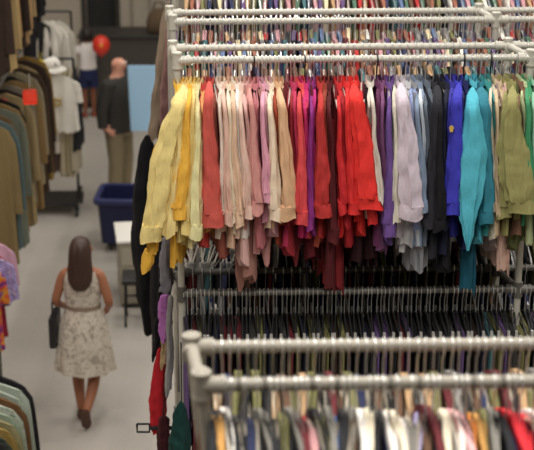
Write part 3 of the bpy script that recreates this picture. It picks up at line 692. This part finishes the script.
ch['knr'] = (V(.075, .0, .47), .058, 'hpr'); ch['car'] = (V(.068, -.07, .355), .055, 'knr'); ch['anr'] = (V(.022, -.20, .165), .034, 'car'); ch['tor'] = (V(.018, -.145, .035), .03, 'anr')
skin_body('body', ch, W, SKIN_T)
eye_parts(W, (0, .012, 1.565), 1, 1.0, None)
rs = []
for z, rx, ry, cy, fo in ((1.395, .105, .062, 0, 0), (1.37, .150, .085, 0, 0), (1.32, .158, .105, .005, 0), (1.24, .162, .122, .01, 0), (1.15, .152, .112, .005, 0), (1.07, .142, .102, 0, 0), (1.03, .150, .110, 0, .01), (.96, .178, .136, 0, .02), (.88, .200, .158, 0, .03), (.78, .216, .175, 0, .04), (.66, .232, .19, 0, .05), (.55, .246, .205, 0, .055), (.50, .252, .21, 0, .06), (.505, .235, .195, 0, .06), (.7, .2, .16, 0, .03)):
    rs.append(ring_e(0, cy, z + 0, rx, ry, 48, fo, 9, z * 4))
dress = MB().loft(rs, False).build('dress', floral('cream_floral_print', ['#9a9084', '#b3a899', '#c3b8a9', '#cbc1b3', '#a89d8e'], 16), W, True)
MB().loft([ring_e(0, 0, z, rx, ry, 32) for z, rx, ry in ((1.085, .147, .107), (1.065, .149, .109), (1.05, .150, .110), (1.05, .14, .10))], False).build('belt', plain('tan_belt', '#84705f', .6), dress, True)
HAIRB = plain('dark_brown_hair', '#3a241a', .55, 0, .5, .35, 60)
rs = []
for z, rx, ry, cy in ((1.668, .01, .01, -.005), (1.662, .045, .05, -.005), (1.64, .075, .082, -.008), (1.60, .093, .098, -.018), (1.54, .101, .095, -.035), (1.47, .104, .082, -.05), (1.40, .112, .062, -.07), (1.33, .108, .045, -.095), (1.28, .085, .035, -.11), (1.245, .05, .02, -.115)):
    rs.append(ring_e(0, cy, z, rx * .9, ry, 40, .05, 13, z * 6))
MB().loft(rs).build('hair', HAIRB, W, True)
SHOE = plain('brown_leather', '#4a2f22', .5)
m = MB(); m.loft([[V(-.06 + .04 * math.cos(a) * f, .02 + y, .045 + h * math.sin(a)) for a in [2 * math.pi * k / 14 for k in range(14)]] for y, f, h in ((-.03, .5, .03), (0, .9, .045), (.08, 1, .045), (.16, 1.1, .035), (.22, .9, .028), (.25, .4, .015))])
m.build('shoe', SHOE, W, True)
m = MB()
ax = V(0, .055, -.14).normalized(); 
for_r = []
for t, f, h in ((-.03, .5, .03), (0, .95, .04), (.06, .95, .04), (.12, 1.1, .034), (.17, .95, .028), (.205, .4, .014)):
    c = V(.02, -.215, .185) + V(0, .035, -.14).normalized() * t * .85
    for_r.append([c + V(.042 * math.cos(a) * f, h * math.sin(a), 0) for a in [2 * math.pi * k / 14 for k in range(14)]])
m.loft(for_r); m.build('shoe', SHOE, W, True)
# her handbag
hb = thing('handbag', 'black handbag hanging from the left arm of the walking woman', 'handbag', (wf.x - .235, wf.y + .22, .66), R(-3))
MB().box((0, 0, .14), (.06, .26, .26), 0, .02).build('body', plain('black_leather', '#18171a', .45), hb, True)
MB().tube([(0, -.09, .26), (0, -.07, .38), (0, .0, .43), (0, .07, .38), (0, .09, .26)], .008, 8).build('handle', plain('black_leather', '#18171a', .45), hb, True)

# child with a red balloon, far down the aisle
kf = floor_at(90, 117)
KD = thing('person', 'child in white tee and navy shorts holding a red balloon far back', 'person', (kf.x, kf.y, 0), R(20)); KD['skin_m'] = SKIN_D.name
s_ = .72
ch = {'pelvis': (V(0, 0, .90), (.115, .09), None), 'spine': (V(0, 0, 1.06), (.105, .08), 'pelvis'), 'chest': (V(0, 0, 1.24), (.12, .09), 'spine'), 'collar': (V(0, 0, 1.36), (.08, .06), 'chest'), 'neck': (V(0, 0, 1.43), .048, 'collar'),
 'jaw': (V(0, .02, 1.50), (.065, .07), 'neck'), 'skull': (V(0, .012, 1.575), (.088, .098), 'jaw'), 'crown': (V(0, 0, 1.63), (.06, .07), 'skull'), 'nose': (V(0, .115, 1.55), .012, 'skull')}
for s, n_ in ((-1, 'l'), (1, 'r')):
    ch['sh' + n_] = (V(s * .15, 0, 1.345), .048, 'collar')
    ch['el' + n_] = (V(s * .24, .0, 1.14) if s < 0 else V(.27, .06, 1.22), .036, 'sh' + n_); ch['wr' + n_] = (V(-.24, .12, .95) if s < 0 else V(.33, .12, 1.34), .025, 'el' + n_)
    hand(ch, 'wr' + n_, 'h' + n_, (0, .3, -1) if s < 0 else (.4, .2, .6), (0, 1, 0), (-s, 0, 0))
    ch['hp' + n_] = (V(s * .085, 0, .83), .085, 'pelvis'); ch['kn' + n_] = (V(s * .08, .02, .48), .055, 'hp' + n_); ch['an' + n_] = (V(s * .08, 0, .085), .036, 'kn' + n_); ch['to' + n_] = (V(s * .085, .14, .035), .032, 'an' + n_)
ch = {k: (v[0] * s_, tuple(q * s_ for q in v[1]) if isinstance(v[1], tuple) else v[1] * s_, v[2]) for k, v in ch.items()}
skin_body('body', ch, KD, SKIN_D)
eye_parts(KD, (0, .012 * s_, 1.575 * s_), 1, s_, None)
def sc(rings): return [[p * s_ for p in r] for r in rings]
tee = MB().loft(sc([ring_e(0, 0, z, rx, ry, 24) for z, rx, ry in ((1.41, .08, .065), (1.38, .14, .085), (1.3, .16, .11), (1.15, .15, .11), (1.0, .155, .12), (.93, .16, .125))]), False)
for s in (-1, 1): tee.tube([V(s * .13, 0, 1.35) * s_, (V(-.20, 0, 1.24) if s < 0 else V(.215, .03, 1.28)) * s_], [.062 * s_, .058 * s_], 12)
tee.build('shirt', fabric('#dcd6d2'), KD, True)
sh = MB().loft(sc([ring_e(0, 0, z, rx, ry, 24) for z, rx, ry in ((1.0, .148, .112), (.9, .165, .13), (.8, .175, .135), (.72, .175, .13))]))
for s in (-1, 1): sh.tube([V(s * .085, 0, .8) * s_, V(s * .09, .01, .58) * s_], [.095 * s_, .1 * s_], 14)
sh.build('shorts', fabric('#22294a'), KD, True)
hr = MB().loft(sc([ring_e(0, cy, z, rx, ry, 24, .03, 9) for z, rx, ry, cy in ((1.69, .03, .03, 0), (1.67, .07, .08, 0), (1.62, .1, .1, -.015), (1.55, .104, .09, -.03), (1.47, .09, .06, -.045))]))
hr.ball(V(-.03, -.12, 1.58) * s_, .06 * s_, 12, 8); hr.build('hair', plain('black_hair', '#1f1512', .6), KD, True)
for s in (-1, 1):
    MB().ball(V(s * .085, .05, .04) * s_, V(.05, .12, .04) * s_ if False else (.05 * s_, .12 * s_, .045 * s_), 12, 8).build('shoe', plain('rust_shoe', '#8a3f30', .6), KD, True)
bp = at(101, 45, 20.3)
bal = thing('balloon', 'round red balloon with a faint yellow print held by the far child', 'balloon', bp)
MB().loft([[V(.118 * r * math.cos(a), .118 * r * math.sin(a), z) for a in [2 * math.pi * k / 24 for k in range(24)]] for z, r in ((.128, .05), (.122, .3), (.10, .62), (.06, .88), (0, 1), (-.06, .9), (-.11, .58), (-.14, .2), (-.148, .06))]).build('skin', plain('red_latex', '#d23522', .3), bal, True)
MB().loft([[V(r * math.cos(a), r * math.sin(a), z) for a in [2 * math.pi * k / 10 for k in range(10)]] for z, r in ((-.145, .008), (-.16, .016))]).build('knot', plain('red_latex', '#d23522', .3), bal, True)
MB().ball((.015, -.112, .02), (.022, .01, .03), 10, 6).build('print', plain('yellow_print', '#e09a3a', .4), bal, True)

# man with a pale blue board
mf = at(121, 201, 17.1)
MN = thing('person', 'bald man in dark jacket and khaki trousers carrying a pale blue board', 'person', (mf.x, 17.1, 0), R(62)); MN['skin_m'] = SKIN_P.name
k_ = 1.04
ch = {'pelvis': (V(0, 0, .92), (.14, .11), None), 'spine': (V(0, 0, 1.08), (.14, .11), 'pelvis'), 'chest': (V(0, 0, 1.27), (.16, .115), 'spine'), 'collar': (V(0, 0, 1.40), (.1, .075), 'chest'), 'neck': (V(0, -.005, 1.47), .058, 'collar'),
 'jaw': (V(0, -.02, 1.54), (.068, .075), 'neck'), 'skull': (V(0, -.012, 1.61), (.085, .098), 'jaw'), 'crown': (V(0, 0, 1.665), (.06, .07), 'skull'), 'nose': (V(0, -.12, 1.585), .014, 'skull')}
for s, n_ in ((-1, 'l'), (1, 'r')):
    ch['sh' + n_] = (V(s * .18, 0, 1.38), .06, 'collar'); ch['el' + n_] = (V(-.25, .05, 1.12) if s < 0 else V(.25, -.04, 1.14), .045, 'sh' + n_); ch['wr' + n_] = (V(-.25, .04, .92) if s < 0 else V(.2, -.25, 1.06), .03, 'el' + n_)
    hand(ch, 'wr' + n_, 'h' + n_, (.3, -.6, -.4), (0, 0, 1), (1, 0, 0) if s < 0 else (-1, 0, 0), 1.1)
    ch['hp' + n_] = (V(s * .095, 0, .85), .1, 'pelvis'); ch['kn' + n_] = (V(s * .1, -.02, .49), .065, 'hp' + n_); ch['an' + n_] = (V(s * .1, .02, .09), .042, 'kn' + n_); ch['to' + n_] = (V(s * .11, -.13, .035), .036, 'an' + n_)
skin_body('body', ch, MN, SKIN_P)
eye_parts(MN, (0, -.012, 1.61), -1, 1.05, None)
jk = MB().loft([ring_e(0, 0, z, rx, ry, 28) for z, rx, ry in ((1.46, .075, .075), (1.43, .15, .095), (1.37, .205, .125), (1.25, .20, .14), (1.1, .185, .14), (.95, .19, .145), (.84, .2, .15))], False)
for s in (-1, 1): jk.ball((s * .165, 0, 1.385), (.085, .09, .075), 14, 9); jk.tube([V(s * .17, 0, 1.38), ch['ell' if s < 0 else 'elr'][0], ch['wrl' if s < 0 else 'wrr'][0]], [.082, .068, .055], 14)
jk.build('jacket', fabric('#3a3835'), MN, True)
tr = MB().loft([ring_e(0, 0, z, rx, ry, 24) for z, rx, ry in ((1.0, .16, .125), (.9, .175, .14), (.8, .18, .14))])
for s in (-1, 1): tr.tube([V(s * .09, 0, .86), V(s * .1, -.02, .49), V(s * .1, .02, .08)], [.11, .085, .075], 14)
tr.build('trousers', fabric('#8a7d63'), MN, True)
for s in (-1, 1): MB().ball((s * .105, -.05, .045), (.05, .14, .05), 12, 8).build('shoe', plain('dark_shoe', '#241f1c', .5), MN, True)
b = MB(); q = [at(127.5, 66, 16.75), at(160, 66, 16.75), at(157, 131, 16.6), at(131, 131, 16.6)]
b.add(q + [p + V(0, .02, .003) for p in q], [(0, 1, 2, 3), (7, 6, 5, 4), (0, 4, 5, 1), (1, 5, 6, 2), (2, 6, 7, 3), (3, 7, 4, 0)])
tag(b.build('board', plain('pale_blue_board', '#8fb0c9', .6, 0, .3, .03, 4)), 'pale blue rectangular board held up beside the bald man', 'board')

# ------------------------------------------------------------------ things along the aisle
# navy laundry bin
NAVY = plain('navy_plastic', '#1a1e42', .45, 0, .4, .08, 12)
bl_ = floor_at(101, 254); bin_w = .72; bin_d = .5; bh = .58
BN = thing('laundry_bin', 'navy blue plastic bin with a rolled rim standing in the aisle', 'bin', (bl_.x + bin_w / 2 - .02, bl_.y + bin_d / 2, 0), R(-3))
def rr(hx, hy, z, r=.06, n=6):
    out = []
    for cx, cy, a0 in ((1, 1, 0), (-1, 1, 90), (-1, -1, 180), (1, -1, 270)):
        for k in range(n + 1):
            a = R(a0 + 90 * k / n); out.append(V(cx * (hx - r) + r * math.cos(a), cy * (hy - r) + r * math.sin(a), z))
    return out
MB().loft([rr(.31, .20, .09), rr(.33, .22, .10), rr(.36, .25, bh), rr(.335, .225, bh), rr(.31, .2, .13)], True).build('tub', NAVY, BN, True)
MB().loft([rr(.355, .245, bh - .05), rr(.39, .28, bh - .045), rr(.395, .285, bh), rr(.385, .275, bh + .012), rr(.34, .23, bh + .012), rr(.335, .225, bh - .02)], False).build('rim', plain('navy_rim', '#252c58', .4), BN, True)
for sx in (-1, 1):
    for sy in (-1, 1): 
        m = MB().tube([(sx * .24 - .012, sy * .14, .04), (sx * .24 + .012, sy * .14, .04)], .04, 16); m.box((sx * .24, sy * .14, .07), (.05, .04, .04)); m.build('caster', BLACKM, BN, True)
MB().box((.06, -.285, bh - .02), (.05, .006, .025), 0, .002).build('rim_tag', plain('tag_white', '#c9c6c0', .5), BN)

# beige cabinet with white top
c0 = floor_at(114, 306)
CB = thing('cabinet', 'low beige cabinet with a white top between bin and black stool', 'cabinet', (c0.x + .26, c0.y + .26, 0), R(8))
MB().box((0, 0, .33), (.46, .5, .62), 0, .008).build('body', plain('beige_metal', '#9b9382', .6, 0, .4, .05, 10), CB)
MB().box((0, 0, .655), (.50, .54, .03), 0, .008).build('top', plain('white_laminate', '#e4dfd6', .4), CB)
for z in (.5, .3, .12): 
    dw = MB().box((0, -.256, z), (.42, .012, .17), 0, .004).build('drawer', plain('beige_drawer', '#a39b8a', .6), CB)
    MB().tube([(-.06, -.275, z + .03), (.06, -.275, z + .03)], .006, 8).build('handle', CHROME, dw, True)
MB().box((0, 0, .01), (.44, .48, .02)).build('plinth', BLACKM, CB)

# black stool
s0 = floor_at(124.5, 327)
ST = thing('stool', 'low black metal stool with a dark seat in front of the cabinet', 'stool', (s0.x + .14, s0.y + .14, 0), R(3))
MB().box((0, 0, .44), (.32, .32, .04), 0, .012).build('seat', plain('black_vinyl', '#1a1a1b', .45), ST, True)
for sx in (-1, 1):
    for sy in (-1, 1): MB().tube([(sx * .135, sy * .135, 0), (sx * .13, sy * .13, .425)], .012, 10).build('leg', BLACKM, ST, True)
MB().box((0, -.135, .2), (.26, .014, .014)).build('stretcher', BLACKM, ST); MB().box((0, .135, .2), (.26, .014, .014)).build('stretcher', BLACKM, ST)
tg = at(147, 299, s0.y - .03)
MB().box((.09, -.165, .42), (.075, .006, .03)).build('price_tag', plain('tag_white', '#c9c6c0', .5), ST)

# dark counter at the back and a brown bag on it
cl, cr = at(80, 60, 21).x, at(300, 60, 21).x; ct = at(120, 35, 21).z
CT = thing('counter', 'long dark grey counter standing before the back wall', 'counter', ((cl + cr) / 2, 21.25, 0))
MB().box((0, 0, ct / 2 - .02), (cr - cl, .5, ct - .04), 0, .006).build('body', plain('dark_grey_panel', '#45403b', .7, 0, .3, .08, 3), CT)
MB().box((0, -.01, ct - .02), (cr - cl + .04, .56, .04), 0, .008).build('top', plain('counter_top', '#2d2a27', .5), CT)
MB().box((0, -.24, .04), (cr - cl - .02, .04, .08)).build('kickboard', BLACKM, CT)
bgp = at(159, 22, 21.2)
BG = thing('bag', 'slumped brown bag sitting on the dark back counter', 'bag', (bgp.x, 21.2, ct))
MB().loft([ring_e(0, 0, z, rx, ry, 24, .05, 5, z * 9) for z, rx, ry in ((0, .14, .11), (.02, .17, .13), (.14, .18, .14), (.24, .14, .11), (.3, .09, .07), (.32, .03, .03))]).build('body', fabric('#5a4a38'), BG, True)
MB().tube([V(-.08, 0, .28), V(-.05, 0, .4), V(.05, 0, .4), V(.08, 0, .28)], .012, 8).build('handle', fabric('#3a2f24'), BG, True)

# rolling rack on the left, with casters
r0 = floor_at(30, 214); RY = r0.y + .15
xL = at(28, 150, RY).x; xR = at(77, 150, RY).x
RO = thing('rolling_rack', 'black rolling garment rack on casters beyond the walking woman', 'clothes rack', ((xL + xR) / 2, RY, 0))
hw_ = (xR - xL) / 2; RZ = 1.72
for sx in (-1, 1): MB().tube([(sx * hw_, 0, .12), (sx * hw_, 0, RZ)], .015, 12).build('post', BLACKM, RO, True)
MB().tube([(-hw_, 0, RZ), (hw_, 0, RZ)], .015, 12).build('rail', BLACKM, RO, True)
m = MB()
for y in (-.22, .22): m.tube([(-hw_, y, .13), (hw_, y, .13)], .016, 10)
for sx in (-1, 1): m.tube([(sx * hw_, -.24, .13), (sx * hw_, .24, .13)], .016, 10)
m.build('base', BLACKM, RO, True)
MB().box((0, 0, .14), (hw_ * 2 - .03, .4, .012)).build('shelf', BLACKM, RO)
for sx in (-1, 1):
    for sy in (-1, 1):
        m = MB().tube([(sx * hw_ - .015, sy * .23, .045), (sx * hw_ + .015, sy * .23, .045)], .045, 16); m.box((sx * hw_, sy * .23, .09), (.05, .05, .06)); m.build('caster', BLACKM, RO, True)
rrail = Rail(xL, RY, RZ, 0)
for px, k, hx, ln, kd in ((31, 'beige', '#a38e62', 1.2, 'coat'), (36, 'sand', '#b09a70', 1.15, 'coat'), (41, 'black', '#221f20', 1.0, 'coat'), (46, 'dark brown', '#40312c', 1.2, 'coat'), (51, 'cocoa brown', '#4f3f38', 1.15, 'coat'), (56, 'white', '#d6cfc4', .95, 'dress'), (61, 'cream', '#b8ac92', 1.2, 'dress'), (66, 'khaki', '#9d9273', 1.2, 'coat'), (71, 'stone', '#a69c86', 1.15, 'dress'), (75, 'charcoal', '#232427', .9, 'coat')):
    p = rrail.at_px(px); o = link(kd, whole_garment(ln, .2, .55 if kd == 'coat' else 0, int(px) % 5, .024), fabric(hx), None, p, R(random.uniform(-6, 6)))
    tag(o, f"long {k} {kd} hanging on the black rolling rack at the left", kd, 'clothes on the rolling rack')
# white things heaped on and hung at the rack's top
def soft(name, label, cat, c, r, hexc, seed=0, extra=None, mat=None):
    o = thing(name, label, cat, c)
    m = MB().ball((0, 0, 0), r, 26, 18)
    for i, v in enumerate(m.v): m.v[i] = v * (1 + .28 * wob(v.x * 7, v.y * 7, v.z * 7, seed))
    m.build('body', mat or fabric(hexc), o, True); return o
def shirt_on(px, py, Y, label, hexc, cat='shirt', length=.62, sl=.45, rz=90, half=.2, thick=.05, group=None, mat=None, drop=0):
    p = at(px, py, Y); o = link(cat, whole_garment(length, half, sl, int(px) % 5, thick), mat or fabric(hexc), None, p, R(rz)); tag(o, label, cat, group); return o
R2Y, R2Z = 17.35, 2.12
r2l = at(34, 20, R2Y).x; r2r = at(71, 20, R2Y).x
R2 = thing('garment_rail', 'taller black garment rail with pale jackets behind the rolling rack', 'clothes rack', ((r2l + r2r) / 2, R2Y, 0))
for sx in (-1, 1):
    MB().tube([(sx * (r2r - r2l) / 2, 0, .02), (sx * (r2r - r2l) / 2, 0, R2Z)], .013, 10).build('post', BLACKM, R2, True)
    MB().box((sx * (r2r - r2l) / 2, 0, .015), (.05, .45, .03), 0, .008).build('foot', BLACKM, R2)
MB().tube([(-(r2r - r2l) / 2, 0, R2Z), ((r2r - r2l) / 2, 0, R2Z)], .013, 10).build('rail', BLACKM, R2, True)
rail2 = Rail(r2l, R2Y, R2Z, 0)
for px, k, hx, ln, sl_, rz, hf, th in ((39, 'black', '#1d1c1e', .8, .5, 70, .17, .05), (45, 'light grey', '#bdb7ad', .6, .4, 60, .15, .06), (51, 'off-white padded', '#d0cabf', .7, .45, 66, .16, .08), (58, 'pale grey', '#b3ada2', .62, .4, 72, .14, .07)):
    o = link('jacket', whole_garment(ln, hf, sl_, px % 5, th), fabric(hx), None, rail2.at_px(px), R(rz)); tag(o, f"{k} jacket on the taller rail behind the rolling rack at left", 'jacket', 'jackets on the taller rail')
wt = shirt_on(56, 64, 16.25, 'white tee shirt with a gold chest print facing the aisle', '#d8d3c8', 'shirt', .66, .22, 88, .2, .03)
rl = RO.matrix_basis.inverted() @ wt.location
MB().tube([(rl.x, 0, RZ), (rl.x, -.12, RZ + .01), (rl.x, rl.y - .02, rl.z - .02), (rl.x, rl.y - .05, rl.z + .02)], .008, 8).build('display_arm', BLACKM, RO, True)
hanger(wt.location.copy(), R(88), 'hanger of the white tee shirt on the rolling rack display arm', None, CLEAR, CHROME)
pr = at(56, 103, 16.18); m = MB()
for k in range(5): m.ball(V(0, 0, 0) + V(.035 * math.cos(k * 1.256), 0, .035 * math.sin(k * 1.256)), (.022, .008, .022), 10, 6)
o = m.build('chest_print', plain('gold_print', '#a58f58', .6), None, True); o.parent = wt
o.matrix_parent_inverse = Matrix(); o.location = (-.046, .0, -.40); o.rotation_euler = (0, 0, R(90))
wh = soft('hat', 'round white hat above the white tee on the rolling rack', 'hat', at(52, 64, 16.3), (.10, .09, .075), '#ded9d0', 2)
MB().loft([[V(r * math.cos(a), r * math.sin(a), z) for a in [2 * math.pi * k / 28 for k in range(28)]] for r, z in ((.10, -.03), (.15, -.055), (.152, -.06), (.10, -.042))]).build('brim', fabric('#d6d1c8'), wh, True)
yb_ = soft('pouch', 'small yellow pouch hanging beside the round white hat', 'pouch', at(40.5, 68, 16.2), (.055, .05, .10), '#c0ad2c', 3)
MB().tube([(0, 0, .08), (-.02, 0, .16), (.02, 0, .16), (0, 0, .08)], .006, 6).build('strap', fabric('#8f8122'), yb_, True)
rt = at(30, 97, 12.75)
RT = thing('sale_tag', 'bright orange-red tag hanging on the left clothes rack', 'tag', rt)
MB().box((0, 0, 0), (.115, .012, .12), R(8), .02).build('card', plain('orange_red_card', '#f0452c', .5), RT)
MB().tube([(0, 0, .07), (0, .01, .2)], .003, 6).build('string', CHROME, RT, True)
ws = shirt_on(54, 112, 16.3, 'white trousers hanging under the white tee on the rolling rack', '#d4cdc1', 'trousers', .95, 0, 20, .09, .05); ws.location = rrail.at_px(53.5)
soft('pouch', 'small red pouch at the far left edge of the left rack', 'pouch', at(3, 104, 13.4), (.05, .05, .05), '#b5343a', 5)

# tall two-tier rack along the left side of the aisle
LX = -2.29
pipe_rack('tall two-tier pipe rack along the left side of the aisle', LX, 12.4, 2.6, .45, (3.75, 3.75), (2.36, 2.36), None, GALVD, GALVD, yaw=R(90), rear_only=True)
LC = [('khaki', '#9a8458'), ('dusty teal', '#66797a'), ('tobacco', '#7a5f3c'), ('grey green', '#7d8272'), ('camel', '#a98a58'), ('black', '#1f1d1e'), ('beige', '#b39c70'), ('dark brown', '#382b24'), ('stone', '#8d8371'), ('tan', '#9b7d50'), ('charcoal', '#2c2a2a'), ('oatmeal', '#a7997b'), ('umber', '#4c3a2a'), ('sand', '#b39a6b'), ('coffee', '#43322a'), ('ochre', '#9a7a3c')]
for i in range(16):
    k, hx = LC[i]
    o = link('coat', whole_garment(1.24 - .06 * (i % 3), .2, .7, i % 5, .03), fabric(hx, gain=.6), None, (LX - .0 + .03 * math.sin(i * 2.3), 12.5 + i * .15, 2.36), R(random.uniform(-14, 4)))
    o.rotation_euler = (0, 0, R(90 + random.uniform(55, 80) - 90 + (0))) if False else (0, 0, R(90 + random.uniform(-12, 12)))
    tag(o, f"{k} coat on the lower rail of the tall left rack", 'coat', 'coats on the left rack lower rail')
UC = [('dark brown', '#33271f'), ('wheat', '#a98f62'), ('black', '#171516'), ('camel', '#9c7a4c'), ('espresso', '#2a1f1a'), ('tan', '#a5845a'), ('chocolate', '#3a2a20'), ('fawn', '#98805c'), ('coal', '#1d1b1c'), ('ink black', '#141416'), ('slate', '#2d2d2f'), ('soot', '#201f20')]
for i in range(12):
    k, hx = UC[i]
    o = link('jacket', whole_garment(1.02, .2, .75, (i + 2) % 5, .03), fabric(hx), None, (LX + .03 * math.sin(i * 1.7), 12.55 + i * .2, 3.75), R(90 + random.uniform(-14, 14)))
    tag(o, f"{k} jacket on the upper rail of the tall left rack", 'jacket', 'jackets on the left rack upper rail')

# floral clothes at the left edge
G1 = thing('clothes_rack', 'low rack with floral dresses at the left edge of the photo', 'clothes rack', (-2.22, 11.2, 0))
for y in (-.1, .55):
    MB().tube([(0, y, .02), (0, y, 1.68)], .015, 12).build('post', GALVD, G1, True); MB().box((0, y, .015), (.5, .05, .03), 0, .008).build('foot', BLACKM, G1)
MB().tube([(0, -.12, 1.68), (0, .57, 1.68)], .015, 12).build('rail', GALVD, G1, True)
FL = floral('bright_floral', ['#5a2f6e', '#b03a5e', '#c4552c', '#c9962f', '#7d3f8a'], 9); LV = floral('lavender_print', ['#8d7fb0', '#a99ac4', '#7a6a96', '#b7a8bf'], 12)
shirt_on(0, 0, 1, 'orange and purple floral dress low on the left edge rack', '', 'dress', .72, .25, 82, .22, .07, None, FL).location = (-2.22, 11.16, 1.68)
shirt_on(1, 0, 1, 'lavender print blouse behind the bright floral dress at left edge', '', 'blouse', .45, .3, 96, .23, .06, None, LV).location = (-2.19, 11.3, 1.68)
shirt_on(2, 0, 1, 'crimson dress behind the lavender blouse on the left edge rack', '#8d2038', 'dress', .8, .3, 90, .2, .06).location = (-2.24, 11.45, 1.68)
shirt_on(3, 0, 1, 'pale pink blouse hindmost on the low left edge rack', '#b98fa0', 'blouse', .5, .3, 90, .2, .05).location = (-2.2, 11.62, 1.68)

# low rack at the bottom left corner
G2 = thing('clothes_rack', 'low rack of green and mustard shirts in the bottom left corner', 'clothes rack', (-1.86, 9.0, 0))
for y in (-.2, 1.15):
    MB().tube([(0, y, .02), (0, y, 1.31)], .015, 12).build('post', GALVD, G2, True); MB().box((0, y, .015), (.5, .05, .03), 0, .008).build('foot', BLACKM, G2)
MB().tube([(0, -.22, 1.31), (0, 1.17, 1.31)], .015, 12).build('rail', GALVD, G2, True)
CB_ = [('black and white print', None, floral('mono_print', ['#141414', '#2a2a2a', '#cfcac0', '#1a1a1a'], 20)), ('charcoal', '#2d2e2c', None), ('dark green', '#3a4238', None), ('mustard', '#8f7740', None), ('khaki', '#8d8560', None), ('sage', '#8d9a84', None), ('pale sage print', None, floral('sage_print', ['#8a9484', '#a3ab9b', '#b9beae', '#7f897a'], 26)), ('brown', '#6b4c30', None), ('grey green', '#97a191', None), ('mint grey', '#a7b0a2', None), ('soft black', '#1e1d1f', None)]
for i, (k, hx, mt) in enumerate(CB_):
    o = link('shirt', whole_garment(.66, .2, .48, i % 5, .035), mt or fabric(hx), None, (-1.85 + .012 * math.sin(i * 2), 8.92 + i * .1, 1.31), R(90 + random.uniform(-9, 9)))
    tag(o, f"{k} shirt on the low rack in the bottom left corner", 'shirt', 'shirts in the bottom left corner')
    h = link('hanger', ARMS, CLEAR, None, o.location.copy(), o.rotation_euler.z); tag(h, 'plastic hanger on the low rack in the bottom left corner', 'hanger', 'hangers in the bottom left corner'); link('hook', HOOK, CHROME, h)

# ------------------------------------------------------------------ light: rows of ceiling tubes above the aisles
def area(name, loc, sx, sy, power, col=(1, .965, .91), rot=(0, 0, 0)):
    l = bpy.data.lights.new(name, 'AREA'); l.shape = 'RECTANGLE'; l.size = sx; l.size_y = sy; l.energy = power; l.color = col
    o = bpy.data.objects.new(name, l); C.objects.link(o); o.location = loc; o.rotation_euler = rot; return o
for x in (-3.2, 0.2, 3.6):
    for y, p in ((1.5, 62), (4.6, 185), (9.5, 125), (14, 130), (18.5, 95)):
        area('ceiling_tubes', (x, y, 7.9), .5, 2.6, p)
w = bpy.data.worlds.new('world'); bpy.context.scene.world = w; w.use_nodes = True
w.node_tree.nodes['Background'].inputs[0].default_value = (1, .96, .9, 1); w.node_tree.nodes['Background'].inputs[1].default_value = .02

sc_ = bpy.context.scene
sc_.view_settings.view_transform = 'Standard'; sc_.view_settings.look = 'None'; sc_.view_settings.gamma = 1; sc_.view_settings.use_curve_mapping = False
sc_.view_settings.exposure = -0.14
try:
    sc_.cycles.use_denoising = True; sc_.cycles.max_bounces = 6
except Exception: pass
for k, v in USED.items():
    if len(v) > 1 and not all('group' in bpy.data.objects[n] for n in v): print('SHARED LABEL', k, len(v))
